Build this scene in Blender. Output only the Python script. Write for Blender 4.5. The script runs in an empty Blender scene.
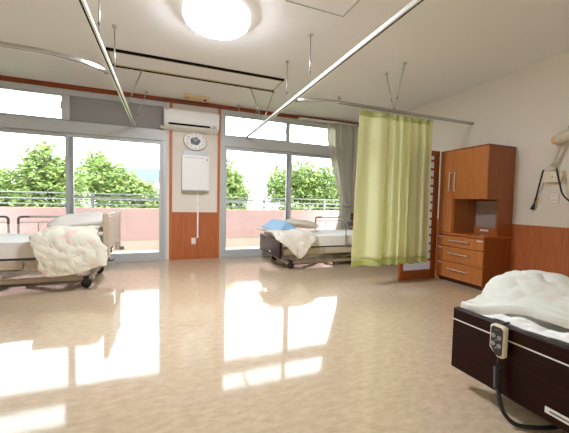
import bpy, bmesh, math, random
from mathutils import Vector, Matrix, noise
PI = math.pi
scene = bpy.context.scene
COL = scene.collection
random.seed(4)

# ------------------------------------------------------------------ room size
WY = 5.38          # inner face of the window wall
RX = 3.94          # right wall
LX = -3.10         # left wall
BY = -0.25         # back wall
HC = 2.647         # ceiling

# ------------------------------------------------------------------ materials
def lin(c):
    def f(v):
        v /= 255.0
        return v / 12.92 if v <= .04045 else ((v + .055) / 1.055) ** 2.4
    return (f(c[0]), f(c[1]), f(c[2]), 1)

def nodes_of(name):
    m = bpy.data.materials.new(name); m.use_nodes = True
    nt = m.node_tree
    return m, nt, nt.nodes['Principled BSDF'], nt.nodes['Material Output']

def mat(name, c, rough=.5, metal=0, var=.04, scale=12, bump=0, bscale=60, spec=.5, sheen=0):
    m, nt, b, out = nodes_of(name)
    N, L = nt.nodes, nt.links
    tc = N.new('ShaderNodeTexCoord')
    nz = N.new('ShaderNodeTexNoise'); nz.inputs['Scale'].default_value = scale; nz.inputs['Detail'].default_value = 4
    L.new(tc.outputs['Object'], nz.inputs['Vector'])
    mx = N.new('ShaderNodeMix'); mx.data_type = 'RGBA'
    col = lin(c)
    mx.inputs['A'].default_value = tuple(max(0, v * (1 - var)) for v in col[:3]) + (1,)
    mx.inputs['B'].default_value = tuple(min(1, v * (1 + var)) for v in col[:3]) + (1,)
    L.new(nz.outputs['Fac'], mx.inputs['Factor'])
    L.new(mx.outputs['Result'], b.inputs['Base Color'])
    b.inputs['Roughness'].default_value = rough
    b.inputs['Metallic'].default_value = metal
    b.inputs['Specular IOR Level'].default_value = spec
    if sheen: b.inputs['Sheen Weight'].default_value = sheen
    if bump:
        n2 = N.new('ShaderNodeTexNoise'); n2.inputs['Scale'].default_value = bscale; n2.inputs['Detail'].default_value = 3
        L.new(tc.outputs['Object'], n2.inputs['Vector'])
        bp = N.new('ShaderNodeBump'); bp.inputs['Strength'].default_value = bump; bp.inputs['Distance'].default_value = .01
        L.new(n2.outputs['Fac'], bp.inputs['Height']); L.new(bp.outputs['Normal'], b.inputs['Normal'])
    return m

def wood(name, c1, c2, rough=.35, stretch=(14, 14, 1.2), scale=3.0, spec=.4):
    m, nt, b, out = nodes_of(name)
    N, L = nt.nodes, nt.links
    tc = N.new('ShaderNodeTexCoord'); mp = N.new('ShaderNodeMapping')
    mp.inputs['Scale'].default_value = stretch
    L.new(tc.outputs['Object'], mp.inputs['Vector'])
    nz = N.new('ShaderNodeTexNoise'); nz.inputs['Scale'].default_value = scale; nz.inputs['Detail'].default_value = 6
    nz.inputs['Distortion'].default_value = .6
    L.new(mp.outputs['Vector'], nz.inputs['Vector'])
    cr = N.new('ShaderNodeValToRGB')
    cr.color_ramp.elements[0].position = .3; cr.color_ramp.elements[0].color = lin(c1)
    cr.color_ramp.elements[1].position = .72; cr.color_ramp.elements[1].color = lin(c2)
    L.new(nz.outputs['Fac'], cr.inputs['Fac']); L.new(cr.outputs['Color'], b.inputs['Base Color'])
    b.inputs['Roughness'].default_value = rough
    b.inputs['Specular IOR Level'].default_value = spec
    return m

def emis(name, c, s):
    m, nt, b, out = nodes_of(name)
    b.inputs['Base Color'].default_value = lin(c)
    b.inputs['Emission Color'].default_value = lin(c); b.inputs['Emission Strength'].default_value = s
    b.inputs['Roughness'].default_value = .4
    return m

def translucent(name, c, tr, mixf, rough=.8, band=None):
    """woven cloth or paper that lets light through"""
    m, nt, b, out = nodes_of(name)
    N, L = nt.nodes, nt.links
    tc = N.new('ShaderNodeTexCoord')
    wv = N.new('ShaderNodeTexNoise'); wv.inputs['Scale'].default_value = 40; wv.inputs['Detail'].default_value = 2
    L.new(tc.outputs['Object'], wv.inputs['Vector'])
    mx = N.new('ShaderNodeMix'); mx.data_type = 'RGBA'
    col = lin(c)
    mx.inputs['A'].default_value = tuple(v * .95 for v in col[:3]) + (1,); mx.inputs['B'].default_value = tuple(min(1, v * 1.04) for v in col[:3]) + (1,)
    L.new(wv.outputs['Fac'], mx.inputs['Factor']); L.new(mx.outputs['Result'], b.inputs['Base Color'])
    b.inputs['Roughness'].default_value = rough; b.inputs['Specular IOR Level'].default_value = .15
    t = N.new('ShaderNodeBsdfTranslucent'); t.inputs['Color'].default_value = lin(tr)
    ms = N.new('ShaderNodeMixShader'); ms.inputs['Fac'].default_value = mixf
    L.new(b.outputs['BSDF'], ms.inputs[1]); L.new(t.outputs['BSDF'], ms.inputs[2]); L.new(ms.outputs['Shader'], out.inputs['Surface'])
    return m

def glass_mat():
    m, nt, b, out = nodes_of('window_glass')
    N, L = nt.nodes, nt.links
    N.remove(b)
    tr = N.new('ShaderNodeBsdfTransparent'); tr.inputs['Color'].default_value = (.965, .985, .98, 1)
    gl = N.new('ShaderNodeBsdfGlossy'); gl.inputs['Roughness'].default_value = .01
    fr = N.new('ShaderNodeFresnel'); fr.inputs['IOR'].default_value = 1.45
    ms = N.new('ShaderNodeMixShader')
    L.new(fr.outputs['Fac'], ms.inputs['Fac']); L.new(tr.outputs['BSDF'], ms.inputs[1]); L.new(gl.outputs['BSDF'], ms.inputs[2])
    L.new(ms.outputs['Shader'], out.inputs['Surface'])
    return m

def floor_mat():
    m, nt, b, out = nodes_of('vinyl_floor')
    N, L = nt.nodes, nt.links
    tc = N.new('ShaderNodeTexCoord')
    n1 = N.new('ShaderNodeTexNoise'); n1.inputs['Scale'].default_value = 14; n1.inputs['Detail'].default_value = 8; n1.inputs['Roughness'].default_value = .7
    mp = N.new('ShaderNodeMapping'); mp.inputs['Scale'].default_value = (1, 2.2, 1); L.new(tc.outputs['Object'], mp.inputs['Vector'])
    L.new(mp.outputs['Vector'], n1.inputs['Vector'])
    cr = N.new('ShaderNodeValToRGB')
    cr.color_ramp.elements[0].position = .36; cr.color_ramp.elements[0].color = lin((182, 160, 130))
    cr.color_ramp.elements[1].position = .66; cr.color_ramp.elements[1].color = lin((203, 181, 151))
    L.new(n1.outputs['Fac'], cr.inputs['Fac']); L.new(cr.outputs['Color'], b.inputs['Base Color'])
    b.inputs['Roughness'].default_value = .07
    b.inputs['Specular IOR Level'].default_value = 1.0
    n2 = N.new('ShaderNodeTexNoise'); n2.inputs['Scale'].default_value = 2.6; n2.inputs['Detail'].default_value = 3; n2.inputs['Roughness'].default_value = .55
    L.new(tc.outputs['Object'], n2.inputs['Vector'])
    bp = N.new('ShaderNodeBump'); bp.inputs['Strength'].default_value = .045; bp.inputs['Distance'].default_value = .02
    L.new(n2.outputs['Fac'], bp.inputs['Height']); L.new(bp.outputs['Normal'], b.inputs['Normal'])
    return m

def floral(name, base, tint, rough=.85):
    m, nt, b, out = nodes_of(name)
    N, L = nt.nodes, nt.links
    tc = N.new('ShaderNodeTexCoord')
    n1 = N.new('ShaderNodeTexNoise'); n1.inputs['Scale'].default_value = 9; n1.inputs['Detail'].default_value = 3
    L.new(tc.outputs['Object'], n1.inputs['Vector'])
    cr = N.new('ShaderNodeValToRGB')
    cr.color_ramp.elements[0].position = .56; cr.color_ramp.elements[0].color = lin(base)
    cr.color_ramp.elements[1].position = .68; cr.color_ramp.elements[1].color = lin(tint)
    L.new(n1.outputs['Fac'], cr.inputs['Fac']); L.new(cr.outputs['Color'], b.inputs['Base Color'])
    b.inputs['Roughness'].default_value = rough; b.inputs['Specular IOR Level'].default_value = .2
    return m

def leaf_mat(name, c1, c2):
    m, nt, b, out = nodes_of(name)
    N, L = nt.nodes, nt.links
    oi = N.new('ShaderNodeNewGeometry')
    mx = N.new('ShaderNodeMix'); mx.data_type = 'RGBA'
    mx.inputs['A'].default_value = lin(c1); mx.inputs['B'].default_value = lin(c2)
    L.new(oi.outputs['Random Per Island'], mx.inputs['Factor']); L.new(mx.outputs['Result'], b.inputs['Base Color'])
    b.inputs['Roughness'].default_value = .6
    t = N.new('ShaderNodeBsdfTranslucent'); L.new(mx.outputs['Result'], t.inputs['Color'])
    ms = N.new('ShaderNodeMixShader'); ms.inputs['Fac'].default_value = .35
    L.new(b.outputs['BSDF'], ms.inputs[1]); L.new(t.outputs['BSDF'], ms.inputs[2]); L.new(ms.outputs['Shader'], out.inputs['Surface'])
    return m

M = {}
M['floor'] = floor_mat()
M['glass'] = glass_mat()
M['wall'] = mat('wallpaper', (228, 221, 209), .85, var=.015, bump=.05, bscale=180, spec=.2)
M['ceiling'] = mat('ceiling_board', (240, 239, 238), .9, var=.01, bump=.03, bscale=90, spec=.15)
M['wainscot'] = wood('wainscot_veneer', (162, 84, 42), (186, 102, 56), .42)
M['trim'] = wood('stained_trim', (112, 46, 12), (146, 66, 22), .4, (1.2, 14, 14))
M['trim_v'] = wood('stained_post', (176, 92, 40), (200, 112, 54), .4)
M['alu'] = mat('grey_aluminium', (192, 195, 196), .45, .2, var=.03)
M['alu_dark'] = mat('dark_gasket', (70, 72, 74), .6)
M['alu_panel'] = mat('grey_blank_panel', (150, 149, 145), .6, var=.03)
M['white'] = mat('white_plastic', (238, 238, 234), .35, var=.01)
M['offwhite'] = mat('ivory_plastic', (226, 216, 190), .45, var=.02)
M['black'] = mat('black_rubber', (22, 22, 24), .5)
M['slot'] = mat('slot_dark', (9, 9, 9), .9, spec=.1)
M['beige_metal'] = mat('beige_painted_metal', (198, 187, 164), .4, var=.03)
M['grey_metal'] = mat('grey_painted_metal', (178, 176, 170), .4, .2)
M['rail_grey'] = mat('railing_metal', (132, 136, 138), .45, .2)
M['silver'] = mat('satin_silver', (214, 208, 196), .3, .45)
M['steel'] = mat('brushed_steel', (190, 188, 184), .28, 1)
M['rail'] = mat('white_rail_metal', (236, 236, 234), .3, .1)
M['cabinet'] = wood('cabinet_veneer', (170, 98, 44), (190, 118, 60), .38)
M['cabinet_side'] = wood('cabinet_side_veneer', (140, 74, 28), (156, 86, 36), .4)
M['counter'] = wood('counter_edge', (164, 82, 38), (186, 100, 50), .22, (1.2, 14, 14))
M['cabinet_in'] = wood('cabinet_inside', (158, 94, 48), (178, 112, 62), .45)
M['dark_wood'] = wood('dark_bed_board', (22, 4, 4), (38, 9, 7), .3, (14, 1.2, 14), spec=.15)
M['dark_wood2'] = wood('plum_bed_board', (36, 14, 18), (50, 22, 26), .35, (14, 1.2, 14), spec=.2)
M['bed_board'] = mat('beige_bed_board', (206, 194, 176), .45, var=.03)
M['board_edge'] = mat('taupe_board_edge', (182, 166, 142), .45, var=.03)
M['sheet'] = mat('white_sheet', (240, 240, 236), .9, var=.02, bump=.15, bscale=12, spec=.2)
M['duvet_floral'] = floral('floral_duvet', (226, 224, 204), (226, 196, 184))
M['duvet_white'] = floral('pale_duvet', (226, 229, 218), (222, 214, 204))
M['duvet_cream'] = mat('cream_duvet', (226, 219, 204), .9, var=.04, scale=5, spec=.2)
M['pillow'] = mat('pillow_cloth', (240, 238, 232), .9, var=.02, spec=.2)
M['pillow_cream'] = mat('cream_pillow_cloth', (218, 208, 188), .9, var=.03, spec=.2)
M['blue'] = mat('blue_vinyl', (132, 178, 214), .5, var=.05)
M['pink'] = mat('pink_render', (204, 164, 157), .9, var=.03, scale=6, bump=.1)
M['kerb'] = mat('rough_kerb', (212, 190, 172), .95, var=.18, scale=30)
M['slab'] = mat('balcony_slab', (226, 222, 216), .7, var=.05)
M['ext'] = mat('pale_roof', (74, 86, 96), .8, var=.03)
M['ext_wall'] = mat('pale_house_wall', (232, 232, 230), .8)
M['lawn'] = mat('lawn', (120, 150, 80), .95, var=.2, scale=3)
M['bark'] = mat('bark', (120, 100, 78), .9, var=.2, bump=.4, bscale=20)
M['leaf'] = leaf_mat('leaf_green', (78, 104, 46), (174, 196, 112))
M['leaf_b'] = leaf_mat('leaf_fresh', (90, 118, 54), (184, 204, 122))
M['curtain'] = translucent('green_curtain_cloth', (244, 244, 210), (247, 248, 206), .52)
M['hem'] = translucent('green_curtain_hem', (218, 224, 158), (212, 224, 140), .4)
M['drape'] = translucent('sage_drape_cloth', (208, 207, 194), (200, 200, 184), .25)
M['sheer'] = translucent('sheer_cloth', (238, 236, 228), (240, 236, 224), .55)
M['paper'] = translucent('shoji_paper', (236, 236, 242), (240, 242, 255), .6)
M['lamp'] = emis('lamp_diffuser', (240, 244, 255), 64.0)
M['lamp_rim'] = emis('lamp_rim', (248, 246, 244), .5)
M['chrome'] = mat('chrome', (205, 205, 205), .15, 1)
M['dial'] = mat('clock_dial', (236, 236, 234), .4, var=.01)
M['dial_dark'] = mat('clock_picture', (46, 42, 44), .4)
M['wood_plate'] = wood('pale_wood_plate', (214, 190, 140), (232, 208, 160), .5, (1.2, 14, 14))
M['beige_line'] = mat('beige_line', (188, 170, 122), .7)
M['screen'] = mat('smoked_mirror', (168, 158, 152), .2, 0, var=.05)
M['label'] = mat('paper_label', (228, 226, 220), .6)
M['peach'] = mat('peach_plastic', (226, 178, 126), .4)
M['lampbody'] = mat('cream_lamp_metal', (212, 204, 180), .4)
M['remote_face'] = mat('remote_face', (40, 40, 42), .4)
M['remote_btn'] = mat('remote_button', (150, 150, 150), .5)
M['grey_cap'] = mat('grey_cap', (96, 96, 98), .5)
M['shadow_gap'] = mat('plinth_dark', (70, 38, 20), .6)

# ------------------------------------------------------------------ mesh helpers (all shapes are written in room coordinates)
def offset_of(parent):
    o = Vector((0, 0, 0)); p = parent
    while p is not None:
        o += p.location; p = p.parent
    return o

def obj(name, bm, m, parent=None, smooth=False, bevel=0, loc=None, segs=2, recalc=True):
    me = bpy.data.meshes.new(name)
    off = offset_of(parent) if parent is not None else (Vector(loc) if loc is not None else Vector((0, 0, 0)))
    bmesh.ops.translate(bm, verts=bm.verts, vec=-off)
    if recalc: bmesh.ops.recalc_face_normals(bm, faces=bm.faces)
    bm.to_mesh(me); bm.free()
    o = bpy.data.objects.new(name, me); COL.objects.link(o)
    if parent is not None: o.parent = parent
    elif loc is not None: o.location = loc
    me.materials.append(m)
    if smooth:
        for p in me.polygons: p.use_smooth = True
    if bevel:
        b = o.modifiers.new('bevel', 'BEVEL'); b.width = bevel; b.segments = segs; b.limit_method = 'ANGLE'; b.angle_limit = .6
        for p in me.polygons: p.use_smooth = True
        w = o.modifiers.new('wn', 'WEIGHTED_NORMAL'); w.keep_sharp = False
    return o

def thing(name, label, cat, loc, group=None):
    o = bpy.data.objects.new(name, None); COL.objects.link(o)
    o.location = loc; o.empty_display_size = .1
    o['label'] = label; o['category'] = cat
    if group: o['group'] = group
    return o

def tag(o, label, cat, group=None, kind=None):
    o['label'] = label; o['category'] = cat
    if group: o['group'] = group
    if kind: o['kind'] = kind
    return o

def struct(o):
    o['kind'] = 'structure'
    return o

def box(bm, x0, x1, y0, y1, z0, z1):
    vs = [bm.verts.new((x, y, z)) for x in (x0, x1) for y in (y0, y1) for z in (z0, z1)]
    for f in ((0, 1, 3, 2), (4, 6, 7, 5), (0, 4, 5, 1), (2, 3, 7, 6), (0, 2, 6, 4), (1, 5, 7, 3)):
        bm.faces.new([vs[i] for i in f])

def B(*boxes):
    bm = bmesh.new()
    for b in boxes: box(bm, *b)
    return bm

def bar(bm, a, b, w, h, up=(0, 0, 1)):
    """a beam of rectangular section from a to b"""
    a = Vector(a); b = Vector(b); d = (b - a).normalized(); u = Vector(up)
    s = d.cross(u)
    if s.length < 1e-4: s = d.cross(Vector((1, 0, 0)))
    s.normalize(); u = s.cross(d).normalized()
    vs = [bm.verts.new(p + s * (w / 2 * i) + u * (h / 2 * j)) for p in (a, b) for i, j in ((-1, -1), (1, -1), (1, 1), (-1, 1))]
    for f in ((0, 1, 2, 3), (7, 6, 5, 4), (0, 4, 5, 1), (1, 5, 6, 2), (2, 6, 7, 3), (3, 7, 4, 0)):
        bm.faces.new([vs[i] for i in f])

def tube(bm, pts, r, n=10, caps=True):
    pts = [Vector(p) for p in pts]
    rr = r if isinstance(r, (list, tuple)) else [r] * len(pts)
    rings = []; prev = None
    for i, p in enumerate(pts):
        d = (pts[min(i + 1, len(pts) - 1)] - pts[max(i - 1, 0)]).normalized()
        if prev is None:
            s = d.cross(Vector((0, 0, 1)))
            if s.length < 1e-3: s = d.cross(Vector((1, 0, 0)))
        else:
            s = prev - d * prev.dot(d)
            if s.length < 1e-4: s = d.orthogonal()
        s.normalize(); prev = s; u = d.cross(s)
        rings.append([bm.verts.new(p + (s * math.cos(2 * PI * k / n) + u * math.sin(2 * PI * k / n)) * rr[i]) for k in range(n)])
    for a, b in zip(rings, rings[1:]):
        for k in range(n): bm.faces.new((a[k], a[(k + 1) % n], b[(k + 1) % n], b[k]))
    if caps:
        bm.faces.new(rings[0][::-1]); bm.faces.new(rings[-1])

def T(pts, r, n=10):
    bm = bmesh.new(); tube(bm, pts, r, n); return bm

def rounded(pts, rad, k=5):
    """polyline with rounded corners"""
    pts = [Vector(p) for p in pts]; out = [pts[0]]
    for a, p, b in zip(pts, pts[1:], pts[2:]):
        da = (a - p); db = (b - p); r = min(rad, da.length * .49, db.length * .49)
        s = p + da.normalized() * r; e = p + db.normalized() * r
        for i in range(k + 1):
            t = i / k; out.append(s * (1 - t) ** 2 + p * 2 * t * (1 - t) + e * t * t)
    out.append(pts[-1]); return out

def lathe(bm, prof, c, axis='z', n=40, sx=1, sy=1):
    """prof: (radius, height) pairs around an axis through c"""
    c = Vector(c); rings = []
    for r, h in prof:
        ring = []
        for k in range(n):
            a = 2 * PI * k / n; p, q = r * math.cos(a) * sx, r * math.sin(a) * sy
            v = {'z': (p, q, h), 'y': (p, h, q), 'x': (h, p, q)}[axis]
            ring.append(bm.verts.new(c + Vector(v)))
        rings.append(ring)
    for a, b in zip(rings, rings[1:]):
        for k in range(n): bm.faces.new((a[k], a[(k + 1) % n], b[(k + 1) % n], b[k]))
    bm.faces.new(rings[0][::-1]); bm.faces.new(rings[-1])

def prism(bm, poly, a0, a1, axis='y'):
    """extrude a 2-D polygon along an axis: axis y takes (x,z), x takes (y,z), z takes (x,y)"""
    def v(p, a): return {'y': (p[0], a, p[1]), 'x': (a, p[0], p[1]), 'z': (p[0], p[1], a)}[axis]
    A = [bm.verts.new(v(p, a0)) for p in poly]; C = [bm.verts.new(v(p, a1)) for p in poly]
    bm.faces.new(A[::-1]); bm.faces.new(C)
    n = len(poly)
    for i in range(n): bm.faces.new((A[i], A[(i + 1) % n], C[(i + 1) % n], C[i]))

def sheet(f, nu, nv):
    bm = bmesh.new()
    g = [[bm.verts.new(f(i / nu, j / nv)) for j in range(nv + 1)] for i in range(nu + 1)]
    for i in range(nu):
        for j in range(nv): bm.faces.new((g[i][j], g[i + 1][j], g[i + 1][j + 1], g[i][j + 1]))
    return bm

def wr(x, y, z, s=1.0):
    """crease field: sharp folds from ridged noise"""
    p = Vector((x * s, y * s, z * s))
    a = noise.noise(p * 3.1); b = noise.noise(p * 7.3 + Vector((5, 2, 1))); c = noise.noise(p * 15 + Vector((1, 8, 3)))
    return .55 * a + .30 * (1 - 2 * abs(b)) + .12 * (1 - 2 * abs(c))

def smooth01(t):
    t = max(0, min(1, t)); return t * t * (3 - 2 * t)

def soft(o, thick, sub=1, off=-1):
    if thick:
        s = o.modifiers.new('solid', 'SOLIDIFY'); s.thickness = thick; s.offset = off
    if sub:
        s = o.modifiers.new('sub', 'SUBSURF'); s.levels = sub; s.render_levels = sub
    for p in o.data.polygons: p.use_smooth = True

# ------------------------------------------------------------------ the room shell
fl = struct(obj('floor', B((LX - .1, RX + .1, BY - .1, WY + .03, -.08, 0)), M['floor']))
ce = struct(obj('ceiling', B((LX - .1, RX + .1, BY - .1, WY + .14, HC, HC + .15)), M['ceiling']))
wr_ = struct(obj('wall_right', B((RX, RX + .12, BY - .1, WY + .14, 0, HC)), M['wall']))
struct(obj('wall_left', B((LX - .12, LX, BY - .1, WY + .14, 0, HC)), M['wall']))
struct(obj('wall_back', B((LX - .12, RX + .12, BY - .12, BY, 0, HC)), M['wall']))
# right wall wainscot with a thin cap
struct(obj('trim_2', B((RX - .012, RX, 3.2, WY, 0, .785), (RX - .012, RX, BY, 2.455, 0, .785)), M['wainscot']))
struct(obj('trim_3', B((RX - .018, RX, 3.2, WY, .785, .797), (RX - .018, RX, BY, 2.455, .785, .797)), M['trim_v'], bevel=.003))
struct(obj('trim_5', B((LX, LX + .012, BY, WY, 0, .785)), M['wainscot']))

# window wall: pillar between the windows and the stub at its right end
struct(obj('wall_pillar', B((.0, .93, WY, WY + .14, 0, HC - .066)), M['wall']))
struct(obj('trim_6', B((.09, .83, WY - .012, WY, 0, .80)), M['wainscot']))
struct(obj('trim_7', B((.045, .09, WY - .022, WY, 0, HC - .066)), M['trim_v'], bevel=.004))
struct(obj('trim_8', B((.825, .868, WY - .022, WY, 0, HC - .066)), M['trim_v'], bevel=.004))
struct(obj('wall_window_side', B((3.50, RX, WY, WY + .14, 0, HC - .066)), M['wall']))
struct(obj('trim_9', B((3.52, RX, WY - .012, WY, 0, .80)), M['wainscot']))
# the stained board that runs along the wall under the ceiling
struct(obj('trim_1', B((LX, RX, WY - .03, WY + .14, HC - .066, HC)), M['trim'], bevel=.004))

# ------------------------------------------------------------------ windows
FY0, FY1 = WY + .0, WY + .11
def window(n, x0, x1, meet, left_front, slide_rail):
    """a pair of sliding glass doors below a transom bar: frame, two sashes, a pane in each"""
    e = bpy.data.objects.new('window_%d' % n, None); COL.objects.link(e); e.location = (x0, WY, 0); struct(e)
    obj('window_frame', B((x0, x0 + .06, FY0 - .015, FY1, 0, 1.955), (x1 - .06, x1, FY0 - .015, FY1, 0, 1.955),
                          (x0 + .06, x1 - .06, FY0 - .015, FY1, 0, .045), (x0, x1, FY0 - .02, FY1, 1.955, 2.125)), M['alu'], e, bevel=.004)
    xs = ((x0 + .06, meet + .045), (meet - .045, x1 - .06))
    for k, (a, b) in enumerate(xs):
        y = FY0 + (.01 if (k == 0) == left_front else .055)
        s = obj('sash', B((a, a + .05, y, y + .038, .045, 1.95), (b - .05, b, y, y + .038, .045, 1.95),
                          (a + .05, b - .05, y, y + .038, .045, .135), (a + .05, b - .05, y, y + .038, 1.90, 1.95)), M['alu'], e, bevel=.003)
        obj('pane', B((a + .045, b - .045, y + .016, y + .022, .13, 1.905)), M['glass'], s)
        if k == slide_rail:
            obj('mid_rail', B((a + .05, b - .05, y + .004, y + .034, 1.0, 1.028)), M['alu'], s)
    return e
window(1, LX, .0, -1.345, False, 1)
window(2, .88, 3.50, 2.18, True, 0)

def transom(n, x0, x1, post, blank):
    e = bpy.data.objects.new('window_%d' % n, None); COL.objects.link(e); e.location = (x0, WY, 2.125); struct(e)
    obj('window_frame', B((x0, x0 + .05, FY0 - .01, FY1, 2.125, HC - .066), (x1 - .05, x1, FY0 - .01, FY1, 2.125, HC - .066),
                          (x0 + .05, x1 - .05, FY0 - .01, FY1, 2.50, HC - .066), (x0 + .05, x1 - .05, FY0 + .02, FY1, 2.125, 2.135)), M['alu'], e, bevel=.003)
    for k, (a, b) in enumerate(((x0 + .05, post + .03), (post - .03, x1 - .05))):
        y = FY0 + (.01 if k == 0 else .05)
        if blank and k == 1:
            obj('blank_panel', B((a, b, y, y + .02, 2.135, 2.50)), M['alu_panel'], e)
            obj('post', B((post - .05, post + .045, FY0 - .004, FY1, 2.135, 2.50)), M['alu'], e, bevel=.003)
            continue
        s = obj('sash', B((a, a + .035, y, y + .03, 2.135, 2.50), (b - .035, b, y, y + .03, 2.135, 2.50),
                          (a + .035, b - .035, y, y + .03, 2.135, 2.155), (a + .035, b - .035, y, y + .03, 2.485, 2.50)), M['alu'], e, bevel=.003)
        obj('pane', B((a + .03, b - .03, y + .012, y + .018, 2.15, 2.49)), M['glass'], s)
        if k == 0:
            l = bmesh.new(); box(l, b - .095, b - .075, y - .018, y, 2.29, 2.33); box(l, b - .09, b - .078, y - .02, y - .008, 2.33, 2.40)
            obj('latch', l, M['grey_cap'], s, bevel=.003)
transom(3, LX, .0, -1.375, True)
transom(4, .88, 3.50, 2.14, False)

# ------------------------------------------------------------------ outside
PY = WY + 1.22
struct(obj('balcony_floor', B((LX - 3, RX + 3, WY + .03, PY + .15, -.12, -.005)), M['slab']))
struct(obj('wall_balcony', B((LX - 3, RX + 3, PY, PY + .12, .19, .82)), M['pink'], bevel=.006))
struct(obj('trim_10', B((LX - 3, RX + 3, PY - .02, PY + .12, -.005, .19)), M['kerb']))
rl = thing('balcony_railing', 'grey metal railing of three bars along the pink balcony wall', 'railing', (0, PY + .06, .82))
for z, r in ((.885, .010), (.98, .012), (1.085, .010)):
    obj('rail', T([(LX - 2.9, PY + .06, z), (RX + 2.9, PY + .06, z)], r, 8), M['rail_grey'], rl, smooth=True)
for x in (-4.3, -2.8, -1.28, .25, 2.08, 3.64, 5.2):
    obj('post', B((x - .018, x + .018, PY + .042, PY + .078, .82, 1.085)), M['rail_grey'], rl)
struct(obj('ground_outside', B((-60, 60, WY + 1.4, 90, -3.3, -3.2)), M['lawn']))

def tree(label, x, y, blobs, nleaf, seed, m, size=.19, far=1):
    rnd = random.Random(seed)
    if far != 1:          # set further back: same view from the room, larger crown
        x *= far; y *= far
        blobs = [((c[0] * far, c[1] * far, 1 + (c[2] - 1) * far), (r[0] * far, r[1] * far, r[2] * far)) for c, r in blobs]
        size *= far
    t = thing('garden_tree', label, 'tree', (x, y, -3.2), 'trees beyond the balcony')
    tr = bmesh.new()
    tube(tr, [(x, y, -3.2), (x + .05, y, -1.5), (x - .03, y + .05, 0), (x, y, .8)], [.16, .13, .1, .05], 10)
    for c, r in blobs:
        c = Vector(c)
        tube(tr, [(x, y, -.6 + rnd.random() * .6), ((x + c.x) / 2, (y + c.y) / 2, c.z * .5 - .1), c], [.06, .045, .012], 6)
    obj('trunk', tr, M['bark'], t, smooth=True)
    bm = bmesh.new()
    tot = sum(r[0] * r[1] * r[2] for c, r in blobs)
    for c, r in blobs:
        c = Vector(c)
        for i in range(int(nleaf * r[0] * r[1] * r[2] / tot)):
            while True:
                p = Vector((rnd.uniform(-1, 1), rnd.uniform(-1, 1), rnd.uniform(-1, 1)))
                if .25 < p.length < 1: break
            # clusters: push leaves out along lumpy boughs
            k = .62 + .48 * (noise.noise(p * 2.7 + c) + .5)
            q = c + Vector((p.x * r[0], p.y * r[1], p.z * r[2])) * k
            d = Vector((rnd.uniform(-1, 1), rnd.uniform(-1, 1), rnd.uniform(-.7, .5))).normalized()
            s = d.cross(Vector((rnd.uniform(-.6, .6), rnd.uniform(-.6, .6), 1))).normalized()
            L = size * rnd.uniform(.6, 1.15); w = L * .24
            n = d.cross(s) * (L * .08)
            vs = [bm.verts.new(q), bm.verts.new(q + d * L * .45 + s * w + n), bm.verts.new(q + d * L), bm.verts.new(q + d * L * .45 - s * w + n)]
            bm.faces.new(vs)
    obj('crown', bm, m, t)
    return t
tree('leafy green tree left of the thick window post, behind the bed with the floral duvet', -3.2, 10, [((-3.05, 10, 1.65), (.55, .7, .95)), ((-3.75, 10.1, 1.1), (.75, .8, .8)), ((-2.55, 10, 1.25), (.5, .7, .9)), ((-3.1, 9.9, .3), (1.3, .8, .7)), ((-4.6, 10.2, .5), (.7, .7, .6))], 12000, 11, M['leaf'])
tree('bushy tree between the thick window post and the pillar, sloping down to the right', -1.9, 11, [((-2.0, 11, 1.65), (.6, .7, .95)), ((-1.4, 11, 1.35), (.7, .7, .85)), ((-.7, 11.1, 1.05), (.7, .7, .7)), ((-1.5, 10.9, .3), (1.4, .8, .7)), ((-.1, 11, .7), (.6, .7, .55)), ((.4, 11.1, .5), (.5, .6, .5))], 13000, 12, M['leaf_b'], far=1.17)
tree('small rounded tree just right of the pillar, seen through the tall window', 1.75, 10, [((1.75, 10, 1.6), (.6, .7, .85)), ((2.2, 10, 1.2), (.45, .6, .75)), ((1.2, 10, 1.3), (.6, .6, .9)), ((1.9, 9.9, .3), (1.0, .7, .65)), ((2.9, 9.9, .2), (.5, .6, .45))], 9000, 13, M['leaf_b'], far=1.3)
tree('broad green tree behind the window mullion next to the drapes', 4.6, 10, [((3.75, 10, 1.55), (.62, .8, .8)), ((4.55, 10, 1.65), (.75, .8, .95)), ((5.4, 10, 1.6), (.8, .8, .9)), ((4.4, 9.8, .4), (1.4, .8, .75)), ((5.9, 10, .6), (1.0, .8, .9)), ((6.5, 10, 1.2), (.7, .8, .9))], 16000, 14, M['leaf'])
hb = thing('distant_house', 'pale house with a blue-grey roof far beyond the trees', 'house', (-2.2, 26, -3.2))
obj('wall', B((-4.3, -.2, 24.6, 29, -3.2, 2.35)), M['ext_wall'], hb)
b_ = bmesh.new(); prism(b_, [(24.2, 2.3), (29.4, 2.3), (26.8, 3.45)], -4.6, -.5, 'x')
obj('roof', b_, M['ext'], hb)
obj('annex', B((-.2, 1.4, 25.2, 28.5, -3.2, 2.05)), M['ext_wall'], hb)

# ------------------------------------------------------------------ ceiling fittings
t = thing('ceiling_lamp', 'round white glowing ceiling lamp', 'lamp', (.41, 2.78, HC))
bm = bmesh.new(); lathe(bm, [(.10, 0), (.278, 0), (.290, -.015), (.292, -.06), (.284, -.078), (.262, -.086), (.10, -.084)], (.41, 2.78, HC), n=56)
obj('base_ring', bm, M['lamp_rim'], t, smooth=True)
bm = bmesh.new(); lathe(bm, [(.25, -.084), (.272, -.087), (.262, -.096), (.22, -.106), (.15, -.113), (.05, -.117), (.01, -.117)], (.41, 2.78, HC), n=56)
obj('lamp_shade', bm, M['lamp'], t, smooth=True)

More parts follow.
